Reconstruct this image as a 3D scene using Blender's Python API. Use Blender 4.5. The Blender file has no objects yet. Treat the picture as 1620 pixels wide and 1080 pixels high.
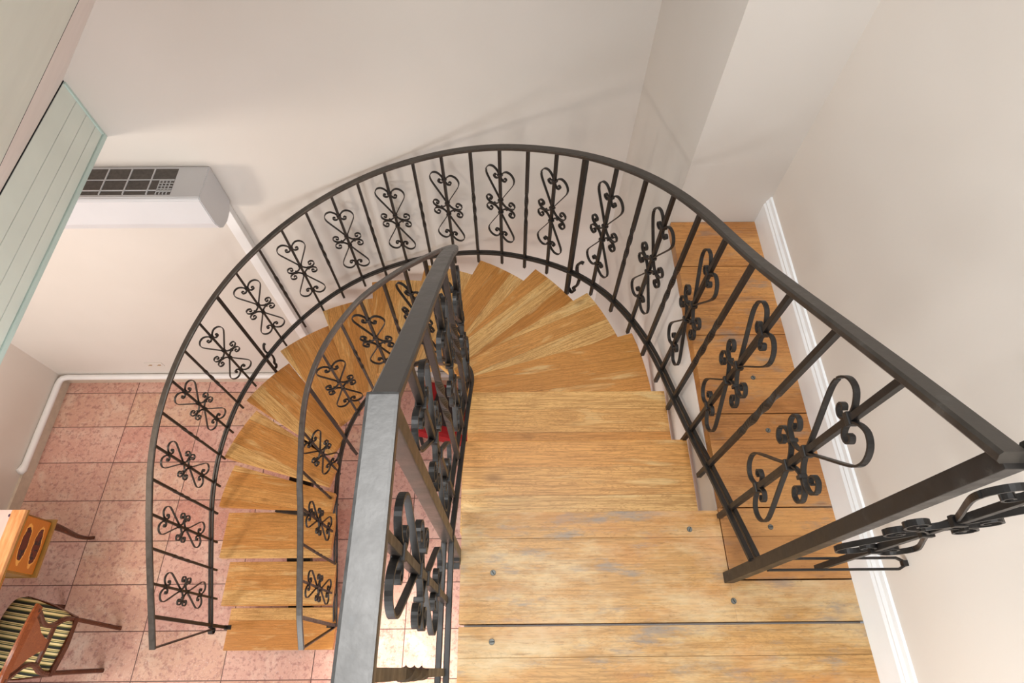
import bpy, bmesh, math, random
from mathutils import Vector, Matrix
R_ = math.radians
SC = bpy.context.scene
COL = SC.collection

# ------------------------------------------------------------------ camera
cam_d = bpy.data.cameras.new('camera')
cam_d.sensor_width = 36.0
cam_d.lens = 925.764 / 1620 * 36.0
cam_d.clip_start = 0.02
cam = bpy.data.objects.new('camera', cam_d)
COL.objects.link(cam)
_th, _yaw = R_(29.2437), R_(-0.4706)
rr = Vector((math.cos(_yaw), math.sin(_yaw), 0))
uu = Matrix.Rotation(_yaw, 3, 'Z') @ Vector((0, math.cos(_th), math.sin(_th)))
dd = Matrix.Rotation(_yaw, 3, 'Z') @ Vector((0, math.sin(_th), -math.cos(_th)))
M = Matrix((rr, uu, -dd)).transposed().to_4x4()
M.translation = Vector((0, 0, 4.5))
cam.matrix_world = M
SC.camera = cam

# ------------------------------------------------------------------ light and exposure
SC.view_settings.view_transform = 'Standard'
SC.view_settings.look = 'None'
SC.view_settings.gamma = 1.0
SC.view_settings.use_curve_mapping = False
SC.view_settings.exposure = 0.1
world = bpy.data.worlds.new('sky')
SC.world = world
world.use_nodes = True
bg = world.node_tree.nodes['Background']
bg.inputs['Color'].default_value = (0.93, 0.97, 1.0, 1)
bg.inputs['Strength'].default_value = 0.30


def area(name, loc, target, size, power, color, size_y=None, spread=None):
    l = bpy.data.lights.new(name, 'AREA')
    l.energy = power
    l.color = color
    l.shape = 'RECTANGLE'
    l.size = size
    l.size_y = size_y or size
    if spread:
        l.spread = R_(spread)
    o = bpy.data.objects.new(name, l)
    COL.objects.link(o)
    o.location = loc
    o.rotation_euler = (Vector(target) - Vector(loc)).to_track_quat('-Z', 'Y').to_euler()
    return o


# daylight from an assumed, unseen window low on the left of the lower room
area('assumed_window_light_left', (-3.5, -0.15, 2.3), (-1.0, 2.1, 2.0), 0.4, 25, (1.0, 0.89, 0.76))
# added fill light for the enclosed lower room, from behind the viewer
area('lower_fill_light', (-1.6, -3.0, 1.9), (-1.8, 1.0, 0.4), 2.6, 90, (0.98, 0.99, 1.0), 1.8)
# daylight from an assumed upper window behind the viewer, aimed to brighten the right wall
area('assumed_window_light_upper', (-0.9, -1.5, 4.0), (1.0, -0.1, 3.4), 1.0, 33, (0.94, 0.98, 1.0), 1.2, 90)
# added fill light for the green boards and slope, right of the viewer's back
area('slope_fill_light', (0.55, -1.6, 3.75), (-1.9, -0.1, 3.0), 0.9, 21, (0.94, 0.99, 1.0), 1.2, 85)
# added overhead light: reflects in the level handrail and brightens the treads
area('overhead_fill_light', (-0.25, 0.45, 5.9), (-0.25, 0.65, 0.0), 1.5, 21, (0.95, 0.98, 1.0), 1.5, 95)
# narrow beam added as assumed sunlight on the tiles beside the first step
area('assumed_sun_beam', (-0.55, -3.2, 3.6), (-0.72, -0.02, 0.0), 0.45, 4.5, (1.0, 0.92, 0.78), 0.4, 14)

# ------------------------------------------------------------------ measured layout
ZL = 2.888          # upper floor
RISE = 0.17
CX, CY = -0.663, 0.878
RT = 1.226          # outer ends of treads
RO = 1.24           # outer railing (a little tighter towards its head)
RI = 0.52           # inner railing
XS = 0.576          # side wall below the upper floor strip
XR = 0.892          # right wall
YP = 1.386          # front of the pier wall
YB = 2.165          # back wall
XL = -3.745         # left wall
YL = 0.372          # front edge of landing
XB = -1.86          # clad edge of upper floor on the left


# ------------------------------------------------------------------ materials
class NT:
    def __init__(s, name):
        s.m = bpy.data.materials.new(name)
        s.m.use_nodes = True
        s.t = s.m.node_tree
        s.b = s.t.nodes['Principled BSDF']
        s.x = 0

    def n(s, typ, **kw):
        nd = s.t.nodes.new(typ)
        for k, v in kw.items():
            if k.startswith('i_'):
                key = k[2:]
                key = int(key) if key.isdigit() else key.replace('_', ' ')
                nd.inputs[key].default_value = v
            else:
                setattr(nd, k, v)
        return nd

    def l(s, a, b):
        s.t.links.new(a, b)

    def ramp(s, fac, stops):
        r = s.n('ShaderNodeValToRGB')
        while len(r.color_ramp.elements) < len(stops):
            r.color_ramp.elements.new(0.5)
        for e, (p, c) in zip(r.color_ramp.elements, stops):
            e.position = p
            e.color = (*c, 1) if len(c) == 3 else c
        s.l(fac, r.inputs[0])
        return r.outputs[0]

    def mix(s, fac, a, b, mode='MIX'):
        m = s.n('ShaderNodeMix', data_type='RGBA', blend_type=mode)
        for v, i in ((fac, 0), (a, 6), (b, 7)):
            if isinstance(v, (int, float)):
                m.inputs[i].default_value = v
            elif isinstance(v, tuple):
                m.inputs[i].default_value = (*v, 1)
            else:
                s.l(v, m.inputs[i])
        return m.outputs[2]

    def math(s, op, a, b=0.0, c=None):
        m = s.n('ShaderNodeMath', operation=op)
        for i, v in enumerate((a, b, c)):
            if v is None:
                continue
            if isinstance(v, (int, float)):
                m.inputs[i].default_value = v
            else:
                s.l(v, m.inputs[i])
        return m.outputs[0]

    def coords(s, scale=(1, 1, 1), kind='Object', add=None):
        tc = s.n('ShaderNodeTexCoord')
        o = tc.outputs[kind]
        if add is not None:
            va = s.n('ShaderNodeVectorMath', operation='ADD')
            s.l(o, va.inputs[0])
            s.l(add, va.inputs[1])
            o = va.outputs[0]
        mp = s.n('ShaderNodeMapping')
        mp.inputs['Scale'].default_value = scale
        s.l(o, mp.inputs['Vector'])
        return mp.outputs[0]

    def noise(s, vec, scale, detail=4, rough=0.55, dist=0.0):
        n = s.n('ShaderNodeTexNoise')
        n.inputs['Scale'].default_value = scale
        n.inputs['Detail'].default_value = detail
        n.inputs['Roughness'].default_value = rough
        n.inputs['Distortion'].default_value = dist
        s.l(vec, n.inputs['Vector'])
        return n.outputs['Fac']

    def bump(s, h, strength=0.2, dist=0.002):
        b = s.n('ShaderNodeBump')
        b.inputs['Strength'].default_value = strength
        b.inputs['Distance'].default_value = dist
        s.l(h, b.inputs['Height'])
        s.l(b.outputs[0], s.b.inputs['Normal'])

    def set(s, **kw):
        for k, v in kw.items():
            i = s.b.inputs[k.replace('_', ' ')]
            if isinstance(v, (int, float)):
                i.default_value = v
            elif isinstance(v, tuple):
                i.default_value = (*v, 1)
            else:
                s.l(v, i)
        return s.m


def srgb(r, g, b):
    f = lambda c: (c / 255 / 12.92) if c / 255 <= 0.04045 else ((c / 255 + 0.055) / 1.055) ** 2.4
    return (f(r), f(g), f(b))


def mat_plain(name, c, rough=0.6, metal=0.0, var=0.08, scale=12, bump=0.0):
    t = NT(name)
    v = t.coords()
    n = t.noise(v, scale)
    d = tuple(max(0, x * (1 - var)) for x in c)
    l = tuple(min(1, x * (1 + var)) for x in c)
    col = t.ramp(n, [(0.3, d), (0.7, l)])
    if bump:
        t.bump(n, bump)
    return t.set(Base_Color=col, Roughness=rough, Metallic=metal)


def mat_wall(name, c, tint):
    t = NT(name)
    v = t.coords()
    n = t.noise(v, 1.3, 3)
    n2 = t.noise(v, 60, 3)
    col = t.ramp(n, [(0.3, c), (0.7, tint)])
    t.bump(n2, 0.12, 0.002)
    return t.set(Base_Color=col, Roughness=0.75)


def mat_iron(name, base, hi, rough=0.42, metal=0.35):
    t = NT(name)
    v = t.coords()
    n = t.noise(v, 30, 5, 0.65)
    col = t.ramp(n, [(0.35, base), (0.62, tuple(x * 1.35 for x in base)), (0.8, hi)])
    rg = t.ramp(n, [(0.3, (rough - 0.08,) * 3), (0.7, (rough + 0.14,) * 3)])
    t.bump(t.noise(v, 90, 3), 0.25, 0.001)
    return t.set(Base_Color=col, Roughness=rg, Metallic=metal)


def mat_wood(name, stave, cols, sap, wear=None, rough=0.42, along='x', joint=0.55, jw=0.012):
    """boards of width `stave` running along local x; each board has its own tone"""
    t = NT(name)
    oi = t.n('ShaderNodeObjectInfo')
    off = t.n('ShaderNodeCombineXYZ')
    r1 = t.math('MULTIPLY', oi.outputs['Random'], 37.0)
    t.l(r1, off.inputs[0])
    t.l(t.math('MULTIPLY', oi.outputs['Random'], 3.7), off.inputs[1])
    t.l(r1, off.inputs[2])
    vec = t.coords(add=off.outputs[0])
    sep = t.n('ShaderNodeSeparateXYZ')
    t.l(vec, sep.inputs[0])
    across = sep.outputs[1]
    q = t.math('DIVIDE', across, stave)
    idx = t.math('FLOOR', q)
    fr = t.math('FRACT', q)
    wn = t.n('ShaderNodeTexWhiteNoise', noise_dimensions='1D')
    t.l(t.math('ADD', idx, r1), wn.inputs['W'])
    board = wn.outputs['Value']
    # grain coordinates: shifted per board so figures do not run over a joint
    sh = t.n('ShaderNodeCombineXYZ')
    t.l(t.math('MULTIPLY', board, 11.0), sh.inputs[0])
    t.l(t.math('MULTIPLY', board, 5.0), sh.inputs[2])
    va = t.n('ShaderNodeVectorMath', operation='ADD')
    t.l(vec, va.inputs[0])
    t.l(sh.outputs[0], va.inputs[1])
    mp = t.n('ShaderNodeMapping')
    mp.inputs['Scale'].default_value = (1.3, 8, 8)
    t.l(va.outputs[0], mp.inputs[0])
    g1 = t.noise(mp.outputs[0], 3.2, 5, 0.6, 0.6)
    mp2 = t.n('ShaderNodeMapping')
    mp2.inputs['Scale'].default_value = (2.5, 90, 90)
    t.l(va.outputs[0], mp2.inputs[0])
    g2 = t.noise(mp2.outputs[0], 3, 3, 0.6)
    # contour lines of the slow noise give cathedral figures
    w = t.math('MULTIPLY', g1, 16.0)
    fig = t.math('ABSOLUTE', t.math('SUBTRACT', t.math('FRACT', w), 0.5))
    base = t.ramp(board, [(0.0, cols[0]), (0.35, cols[1]), (0.65, cols[2]), (0.9, cols[3])])
    c = t.mix(t.math('MULTIPLY', t.ramp(fig, [(0.0, (1, 1, 1)), (0.25, (0, 0, 0))]), 0.5), base,
              tuple(x * 0.62 for x in cols[0]))
    c = t.mix(t.math('MULTIPLY', t.ramp(g2, [(0.40, (1, 1, 1)), (0.56, (0, 0, 0))]), 0.6), c,
              tuple(x * 0.6 for x in cols[0]))
    c = t.mix(t.math('MULTIPLY', t.ramp(g1, [(0.56, (0, 0, 0)), (0.72, (1, 1, 1))]), 0.45), c, sap)
    # knots
    mp3 = t.n('ShaderNodeMapping')
    mp3.inputs['Scale'].default_value = (3.2, 7, 7)
    t.l(va.outputs[0], mp3.inputs[0])
    vo = t.n('ShaderNodeTexVoronoi')
    vo.inputs['Scale'].default_value = 1.0
    t.l(mp3.outputs[0], vo.inputs['Vector'])
    c = t.mix(t.math('MULTIPLY', t.ramp(vo.outputs['Distance'], [(0.04, (1, 1, 1)), (0.13, (0, 0, 0))]), 0.6),
              c, tuple(x * 0.4 for x in cols[0]))
    rg = rough
    if wear:
        n = t.noise(t.coords((0.8, 2.2, 1)), 2.4, 6, 0.68)
        c = t.mix(t.math('MULTIPLY', t.ramp(n, [(0.46, (0, 0, 0)), (0.64, (1, 1, 1))]), 0.7), c, wear[0])
        n2 = t.noise(t.coords((1.5, 6, 1)), 3.6, 6, 0.7)
        c = t.mix(t.math('MULTIPLY', t.ramp(n2, [(0.55, (0, 0, 0)), (0.68, (1, 1, 1))]), 0.7), c, wear[1])
        n3 = t.noise(t.coords((1.2, 3, 1)), 2.1, 4, 0.6)
        c = t.mix(t.math('MULTIPLY', t.ramp(n3, [(0.49, (0, 0, 0)), (0.66, (1, 1, 1))]), 0.5), c, wear[2])
        n4 = t.noise(t.coords((3, 10, 1)), 14, 6, 0.75)
        c = t.mix(t.math('MULTIPLY', t.ramp(n4, [(0.58, (0, 0, 0)), (0.68, (1, 1, 1))]), 0.45), c, tuple(x * 0.35 for x in cols[0]))
        n5 = t.noise(t.coords((2.2, 26, 1), ), 5, 5, 0.7)
        c = t.mix(t.math('MULTIPLY', t.ramp(n5, [(0.6, (0, 0, 0)), (0.67, (1, 1, 1))]), 0.5), c, tuple(x * 0.45 for x in cols[0]))
    # joints between boards
    ed = t.math('MINIMUM', fr, t.math('SUBTRACT', 1.0, fr))
    j = t.ramp(ed, [(jw * 0.4, (1, 1, 1)), (jw, (0, 0, 0))])
    c = t.mix(t.math('MULTIPLY', j, joint), c, tuple(x * 0.25 for x in cols[0]))
    t.bump(g2, 0.15, 0.001)
    return t.set(Base_Color=c, Roughness=rg)


def mat_tiles():
    t = NT('pink_stone_tiles')
    vec = t.coords()
    sep = t.n('ShaderNodeSeparateXYZ')
    t.l(vec, sep.inputs[0])
    qx = t.math('DIVIDE', t.math('SUBTRACT', sep.outputs[0], -3.1387), 0.6)
    qy = t.math('DIVIDE', t.math('SUBTRACT', sep.outputs[1], 2.0494), 0.3)
    ix, iy = t.math('FLOOR', qx), t.math('FLOOR', qy)
    fx, fy = t.math('FRACT', qx), t.math('FRACT', qy)
    cmb = t.n('ShaderNodeCombineXYZ')
    t.l(ix, cmb.inputs[0])
    t.l(iy, cmb.inputs[1])
    wn = t.n('ShaderNodeTexWhiteNoise', noise_dimensions='2D')
    t.l(cmb.outputs[0], wn.inputs['Vector'])
    base = t.ramp(wn.outputs['Value'], [(0.0, srgb(208, 152, 134)), (0.3, srgb(222, 178, 166)),
                                       (0.6, srgb(216, 176, 148)), (1.0, srgb(232, 194, 184))])
    va = t.n('ShaderNodeVectorMath', operation='MULTIPLY_ADD')
    t.l(wn.outputs['Color'], va.inputs[0])
    va.inputs[1].default_value = (9, 9, 9)
    t.l(vec, va.inputs[2])
    n1 = t.noise(va.outputs[0], 5, 6, 0.65, 0.8)
    n2 = t.noise(va.outputs[0], 34, 5, 0.7)
    n3 = t.noise(va.outputs[0], 90, 2, 0.6)
    c = t.mix(t.math('MULTIPLY', t.ramp(n1, [(0.4, (1, 1, 1)), (0.62, (0, 0, 0))]), 0.5), base, srgb(204, 148, 134))
    c = t.mix(t.math('MULTIPLY', t.ramp(n1, [(0.52, (0, 0, 0)), (0.7, (1, 1, 1))]), 0.5), c, srgb(232, 210, 194))
    c = t.mix(t.math('MULTIPLY', t.ramp(n2, [(0.5, (0, 0, 0)), (0.64, (1, 1, 1))]), 0.65), c, srgb(158, 104, 98))
    c = t.mix(t.math('MULTIPLY', t.ramp(n3, [(0.6, (0, 0, 0)), (0.7, (1, 1, 1))]), 0.4), c, srgb(238, 222, 212))
    ex = t.math('MULTIPLY', t.math('MINIMUM', fx, t.math('SUBTRACT', 1.0, fx)), 0.6)
    ey = t.math('MULTIPLY', t.math('MINIMUM', fy, t.math('SUBTRACT', 1.0, fy)), 0.3)
    e = t.math('MINIMUM', ex, ey)
    j = t.math('LESS_THAN', e, 0.003)
    c = t.mix(j, c, srgb(98, 66, 60))
    t.bump(t.math('SUBTRACT', 1.0, j), 0.4, 0.002)
    return t.set(Base_Color=c, Roughness=t.ramp(n1, [(0.3, (0.3,) * 3), (0.7, (0.5,) * 3)]))


def mat_stripes():
    t = NT('striped_upholstery')
    vec = t.coords()
    sep = t.n('ShaderNodeSeparateXYZ')
    t.l(vec, sep.inputs[0])
    fr = t.math('FRACT', t.math('DIVIDE', sep.outputs[1], 0.052))
    cr, gr, dk, ol = srgb(222, 204, 150), srgb(52, 62, 40), srgb(28, 32, 26), srgb(128, 120, 62)
    r = t.ramp(fr, [(0.0, cr), (0.22, gr), (0.34, cr), (0.40, ol), (0.50, cr), (0.60, dk), (0.84, gr), (0.90, ol)])
    for nd in t.t.nodes:
        if nd.type == 'VALTORGB':
            nd.color_ramp.interpolation = 'CONSTANT'
    return t.set(Base_Color=r, Roughness=0.85)


def mat_marquetry(name, ground, cells):
    """inlaid ovals with dark foliage on a light veneer; local u = y, v = z"""
    t = NT(name)
    vec = t.coords()
    n = t.noise(t.coords((2, 2, 30)), 6, 4)
    c = t.mix(t.math('MULTIPLY', n, 0.5), ground, tuple(x * 0.55 for x in ground))
    sep = t.n('ShaderNodeSeparateXYZ')
    t.l(vec, sep.inputs[0])
    nn = t.noise(vec, 32, 2)
    for (uy, vz, ru, rv) in cells:
        a = t.math('POWER', t.math('DIVIDE', t.math('SUBTRACT', sep.outputs[1], uy), ru), 2.0)
        b = t.math('POWER', t.math('DIVIDE', t.math('SUBTRACT', sep.outputs[2], vz), rv), 2.0)
        d = t.math('ADD', t.math('ADD', a, b), t.math('MULTIPLY', t.math('SUBTRACT', nn, 0.5), 1.1))
        c = t.mix(t.math('LESS_THAN', d, 1.25), c, srgb(236, 170, 80))
        c = t.mix(t.math('LESS_THAN', d, 0.92), c, srgb(92, 36, 22))
        c = t.mix(t.math('MULTIPLY', t.math('LESS_THAN', d, 0.8), t.math('GREATER_THAN', nn, 0.56)), c, srgb(44, 28, 30))
    return t.set(Base_Color=c, Roughness=0.25)


def mat_desktop():
    t = NT('polished_desk_top')
    vec = t.coords()
    n = t.noise(t.coords((8, 1.2, 1)), 5, 4)
    c = t.ramp(n, [(0.3, srgb(214, 140, 82)), (0.7, srgb(236, 184, 128))])
    vo = t.n('ShaderNodeTexVoronoi')
    vo.inputs['Scale'].default_value = 9
    t.l(vec, vo.inputs['Vector'])
    n2 = t.noise(vec, 7, 3)
    sep = t.n('ShaderNodeSeparateXYZ')
    t.l(vec, sep.inputs[0])
    inner = t.math('LESS_THAN', sep.outputs[0], 0.19)
    c = t.mix(t.math('MULTIPLY', inner, 0.75), c, srgb(226, 214, 214))  # pale inner field: glare on the polish painted into the colour
    c = t.mix(t.math('MULTIPLY', inner, t.math('LESS_THAN', vo.outputs['Distance'], 0.16)), c, srgb(80, 56, 84))
    return t.set(Base_Color=c, Roughness=0.12)


WALL = mat_wall('warm_white_plaster', srgb(214, 207, 199), srgb(219, 212, 205))
WALLW = mat_wall('white_limewash', srgb(234, 228, 224), srgb(228, 220, 214))
WALLR = mat_wall('beige_plaster', srgb(219, 209, 199), srgb(224, 215, 206))
GREEN = mat_plain('pale_green_paint', srgb(221, 228, 219), 0.5, 0, 0.03, 6)
GREEND = mat_plain('aqua_edge_paint', srgb(196, 216, 210), 0.5, 0, 0.05, 6)
TRIMW = mat_plain('white_gloss_paint', srgb(240, 240, 240), 0.35, 0, 0.02, 10)
PLAST = mat_plain('white_plastic', srgb(212, 212, 215), 0.4, 0, 0.02, 4)
SKIRT = mat_plain('beige_stone_skirting', srgb(205, 190, 172), 0.5, 0, 0.08, 20)
GRILLE = mat_plain('dark_filter_mesh', srgb(92, 86, 82), 0.7, 0, 0.2, 60)
MOULD = mat_plain('beige_moulding_paint', srgb(232, 224, 220), 0.5, 0, 0.03, 8)
DARK = mat_plain('black_gap', srgb(26, 28, 32), 0.8, 0, 0.1, 8)
IRON = mat_iron('black_wrought_iron', (0.026, 0.023, 0.021), (0.085, 0.078, 0.07), 0.4, 0.45)
RAILM = mat_iron('worn_iron_rail', (0.085, 0.08, 0.075), (0.17, 0.165, 0.16), 0.36, 0.8)
RAILD = mat_iron('brown_black_rail', (0.07, 0.062, 0.054), (0.15, 0.14, 0.125), 0.38, 0.7)
SCREW = mat_iron('zinc_screw', (0.14, 0.14, 0.125), (0.3, 0.3, 0.28), 0.5, 0.7)
TREAD = mat_wood('oak_tread', 0.088, [srgb(200, 134, 62), srgb(212, 148, 76), srgb(220, 158, 86), srgb(230, 184, 116)],
                 srgb(242, 214, 154))
BOARD = mat_wood('worn_pine_boards', 0.278, [srgb(190, 140, 78), srgb(200, 152, 90), srgb(204, 158, 98), srgb(194, 144, 82)],
                 srgb(224, 192, 136), [srgb(224, 204, 164), srgb(132, 128, 122), srgb(190, 116, 44)], 0.46, joint=0.0)
OLDB = mat_wood('brown_pine_boards', 0.25, [srgb(176, 114, 58), srgb(196, 134, 72), srgb(208, 148, 84), srgb(188, 122, 62)],
                srgb(214, 162, 100), [srgb(210, 154, 92), srgb(140, 122, 108), srgb(126, 70, 32)], 0.36, joint=0.0)
TILES = mat_tiles()
STRIPE = mat_stripes()
CHWOOD = mat_wood('mahogany', 0.4, [srgb(74, 34, 15), srgb(82, 39, 18), srgb(88, 43, 20), srgb(92, 46, 22)],
                  srgb(126, 66, 34), None, 0.25, joint=0.0)
SPLAT = mat_wood('burr_veneer', 0.5, [srgb(134, 66, 28), srgb(146, 76, 34), srgb(152, 80, 36), srgb(156, 86, 40)],
                 srgb(178, 104, 52), None, 0.22, joint=0.0)
VENEER = mat_plain('olive_veneer_edge', srgb(158, 118, 56), 0.35, 0, 0.15, 20)
DESKT = mat_desktop()
REDF = mat_plain('red_fabric', srgb(150, 8, 16), 0.8, 0, 0.15, 40)
BLACKF = mat_plain('black_leather', srgb(26, 8, 9), 0.6, 0, 0.2, 20)


# ------------------------------------------------------------------ mesh helpers
def link(name, bm, mat, parent=None, smooth=False, loc=None, rot=None):
    me = bpy.data.meshes.new(name)
    bmesh.ops.recalc_face_normals(bm, faces=bm.faces)
    bm.to_mesh(me)
    bm.free()
    for m in (mat if isinstance(mat, (list, tuple)) else [mat]):
        me.materials.append(m)
    if smooth:
        for p in me.polygons:
            p.use_smooth = True
    o = bpy.data.objects.new(name, me)
    COL.objects.link(o)
    if parent:
        o.parent = parent
    if loc is not None:
        o.location = loc
    if rot is not None:
        o.rotation_euler = rot
    return o


def link_me(name, me, parent=None, loc=None, rot=None):
    o = bpy.data.objects.new(name, me)
    COL.objects.link(o)
    if parent:
        o.parent = parent
    if loc is not None:
        o.location = loc
    if rot is not None:
        o.rotation_euler = rot
    return o


def box(bm, a, b, bevel=0.0, mat=0):
    a, b = Vector(a), Vector(b)
    r = bmesh.ops.create_cube(bm, size=1)
    vs = r['verts']
    c, s = (a + b) / 2, (b - a)
    for v in vs:
        v.co = Vector((v.co.x * s.x, v.co.y * s.y, v.co.z * s.z)) + c
    fs = {f for v in vs for f in v.link_faces}
    for f in fs:
        f.material_index = mat
    if bevel:
        es = list({e for v in vs for e in v.link_edges})
        bmesh.ops.bevel(bm, geom=es, offset=bevel, segments=2, profile=0.7, affect='EDGES')


def prism(bm, poly, z0, z1, mat=0):
    lo = [bm.verts.new((p[0], p[1], z0)) for p in poly]
    hi = [bm.verts.new((p[0], p[1], z1)) for p in poly]
    n = len(poly)
    fs = [bm.faces.new(lo[::-1]), bm.faces.new(hi)]
    for i in range(n):
        fs.append(bm.faces.new((lo[i], lo[(i + 1) % n], hi[(i + 1) % n], hi[i])))
    for f in fs:
        f.material_index = mat


def prism_axis(bm, poly, axis, a, b):
    """poly in the plane perpendicular to axis ('x': (y,z), 'y': (x,z))"""
    def pt(p, t):
        return (t, p[0], p[1]) if axis == 'x' else (p[0], t, p[1])
    lo = [bm.verts.new(pt(p, a)) for p in poly]
    hi = [bm.verts.new(pt(p, b)) for p in poly]
    n = len(poly)
    bm.faces.new(lo[::-1])
    bm.faces.new(hi)
    for i in range(n):
        bm.faces.new((lo[i], lo[(i + 1) % n], hi[(i + 1) % n], hi[i]))


def sweep(bm, pts, normals, prof, cap=True, ups=None):
    """sweep a closed profile [(n,u)] along pts; normals = side direction per point"""
    rings = []
    n = len(pts)
    for i, p in enumerate(pts):
        t = (Vector(pts[min(i + 1, n - 1)]) - Vector(pts[max(i - 1, 0)])).normalized()
        nn = Vector(normals[i]).normalized()
        nn = (nn - t * nn.dot(t)).normalized()
        up = nn.cross(t) if ups is None else Vector(ups[i])
        if ups is None and up.z < 0 and abs(up.z) > 1e-4:
            up = -up
        rings.append([bm.verts.new(Vector(p) + nn * a + up * b) for a, b in prof])
    m = len(prof)
    for i in range(n - 1):
        for k in range(m):
            bm.faces.new((rings[i][k], rings[i][(k + 1) % m], rings[i + 1][(k + 1) % m], rings[i + 1][k]))
    if cap:
        bm.faces.new(rings[0][::-1])
        bm.faces.new(rings[-1])


def rprof(w, h, b=0.003):
    w, h = w / 2, h / 2
    return [(-w + b, -h), (w - b, -h), (w, -h + b), (w, h - b), (w - b, h), (-w + b, h), (-w, h - b), (-w, -h + b)]


def tube(bm, pts, radii, seg=10):
    rings = []
    n = len(pts)
    ref = None
    for i, p in enumerate(pts):
        t = (Vector(pts[min(i + 1, n - 1)]) - Vector(pts[max(i - 1, 0)])).normalized()
        if ref is None:
            ref = t.orthogonal().normalized()
        ref = (ref - t * ref.dot(t)).normalized()
        s = t.cross(ref)
        r = radii[i] if isinstance(radii, (list, tuple)) else radii
        rings.append([bm.verts.new(Vector(p) + (ref * math.cos(a) + s * math.sin(a)) * r)
                      for a in [2 * math.pi * k / seg for k in range(seg)]])
    for i in range(n - 1):
        for k in range(seg):
            bm.faces.new((rings[i][k], rings[i][(k + 1) % seg], rings[i + 1][(k + 1) % seg], rings[i + 1][k]))
    bm.faces.new(rings[0][::-1])
    bm.faces.new(rings[-1])


def catmull(pts, sub=5):
    out = []
    P = [Vector(p) for p in pts]
    P = [P[0] * 2 - P[1]] + P + [P[-1] * 2 - P[-2]]
    for i in range(1, len(P) - 2):
        for k in range(sub):
            t = k / sub
            a, b, c, d = P[i - 1], P[i], P[i + 1], P[i + 2]
            out.append(0.5 * ((2 * b) + (c - a) * t + (2 * a - 5 * b + 4 * c - d) * t * t + (3 * b - a - 3 * c + d) * t ** 3))
    out.append(P[-2])
    return out


def interp(tab, s):
    if s <= tab[0][0]:
        (a, za), (b, zb) = tab[0], tab[1]
    elif s >= tab[-1][0]:
        (a, za), (b, zb) = tab[-2], tab[-1]
    else:
        for (a, za), (b, zb) in zip(tab, tab[1:]):
            if a <= s <= b:
                break
    return za + (zb - za) * (s - a) / (b - a)


def thing(name, label, cat, loc=(0, 0, 0), rz=0, group=None):
    o = bpy.data.objects.new(name, None)
    COL.objects.link(o)
    o.location = loc
    o.rotation_euler = (0, 0, rz)
    o['label'] = label
    o['category'] = cat
    if group:
        o['group'] = group
    return o


def tag(o, label, cat, group=None):
    o['label'] = label
    o['category'] = cat
    if group:
        o['group'] = group
    return o


def struct(o, label=None):
    o['kind'] = 'structure'
    if label:
        o['label'] = label
    return o


# ------------------------------------------------------------------ the setting
bm = bmesh.new(); box(bm, (XL - 0.1, -3.0, -0.1), (XS + 0.3, YB + 0.1, 0))
struct(link('floor', bm, TILES))
bm = bmesh.new(); box(bm, (XL - 0.1, YB, 0), (XS + 0.1, YB + 0.15, 5.6))
struct(link('wall_back', bm, WALL))
bm = bmesh.new(); box(bm, (XL - 0.15, -3.0, 0), (XL, YB, 2.6))
struct(link('wall_left', bm, WALLR))
bm = bmesh.new(); box(bm, (XR, -2.5, ZL), (XR + 0.15, YP, 5.6))
struct(link('wall_right', bm, WALLR))
# pier: closes the stairwell beyond the upper floor strip
bm = bmesh.new(); box(bm, (XS, YP, 0), (XR + 0.15, YB + 0.1, 5.6))
struct(link('wall_pier', bm, WALL))
# side wall of the stairwell, below the strip
bm = bmesh.new(); box(bm, (XS, -2.0, 0), (XS + 0.15, YP, ZL - 0.24))
box(bm, (XS, YL - 0.005, ZL - 0.24), (XS + 0.15, YP, ZL - 0.046))
struct(link('wall_side', bm, WALLW))

# upper floor strip boards along the right wall (boards run in x)
ys = [0.196, 0.379, 0.653, 0.921, 1.19, YP]
bm = bmesh.new()
for a, b in zip(ys, ys[1:]):
    x0_ = XS + (0.001 if a > 0.37 else -0.0115)
    cut = {0.196: 0.303, 0.379: 0.572, 0.653: 0.766, 0.921: 1.06}.get(a, (a + b) / 2)
    box(bm, (x0_, a + 0.0015, ZL - 0.045), (XR, cut - 0.0003, ZL), 0.0012)
    box(bm, (x0_, cut + 0.0003, ZL - 0.045), (XR, b - 0.0015, ZL), 0.0012)
strip = struct(link('floor_strip', bm, OLDB), 'brown floorboards of the narrow strip behind the railing')
# landing boards
bm = bmesh.new()
XI = -0.132
box(bm, (XI, 0.303, ZL - 0.045), (XS - 0.014, YL, ZL), 0.001)
box(bm, (XI, 0.0985, ZL - 0.045), (XS - 0.014, 0.3025, ZL), 0.001)
box(bm, (XS - 0.014, 0.0985, ZL - 0.045), (XR, 0.194, ZL), 0.002)
box(bm, (XI, 0.0245, ZL - 0.045), (XR, 0.0925, ZL), 0.001)
box(bm, (XI, -0.186, ZL - 0.045), (XR, 0.024, ZL), 0.001)
for k in range(6):
    box(bm, (XI, -0.47 - 0.284 * k, ZL - 0.045), (XR, -0.190 - 0.284 * k, ZL), 0.002)
landing = struct(link('floor_landing', bm, BOARD), 'worn light floorboards of the landing')
bm = bmesh.new(); box(bm, (XI + 0.01, -1.9, ZL - 0.24), (XR, YL - 0.03, ZL - 0.046))
struct(link('ceiling_landing', bm, WALLW))


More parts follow.
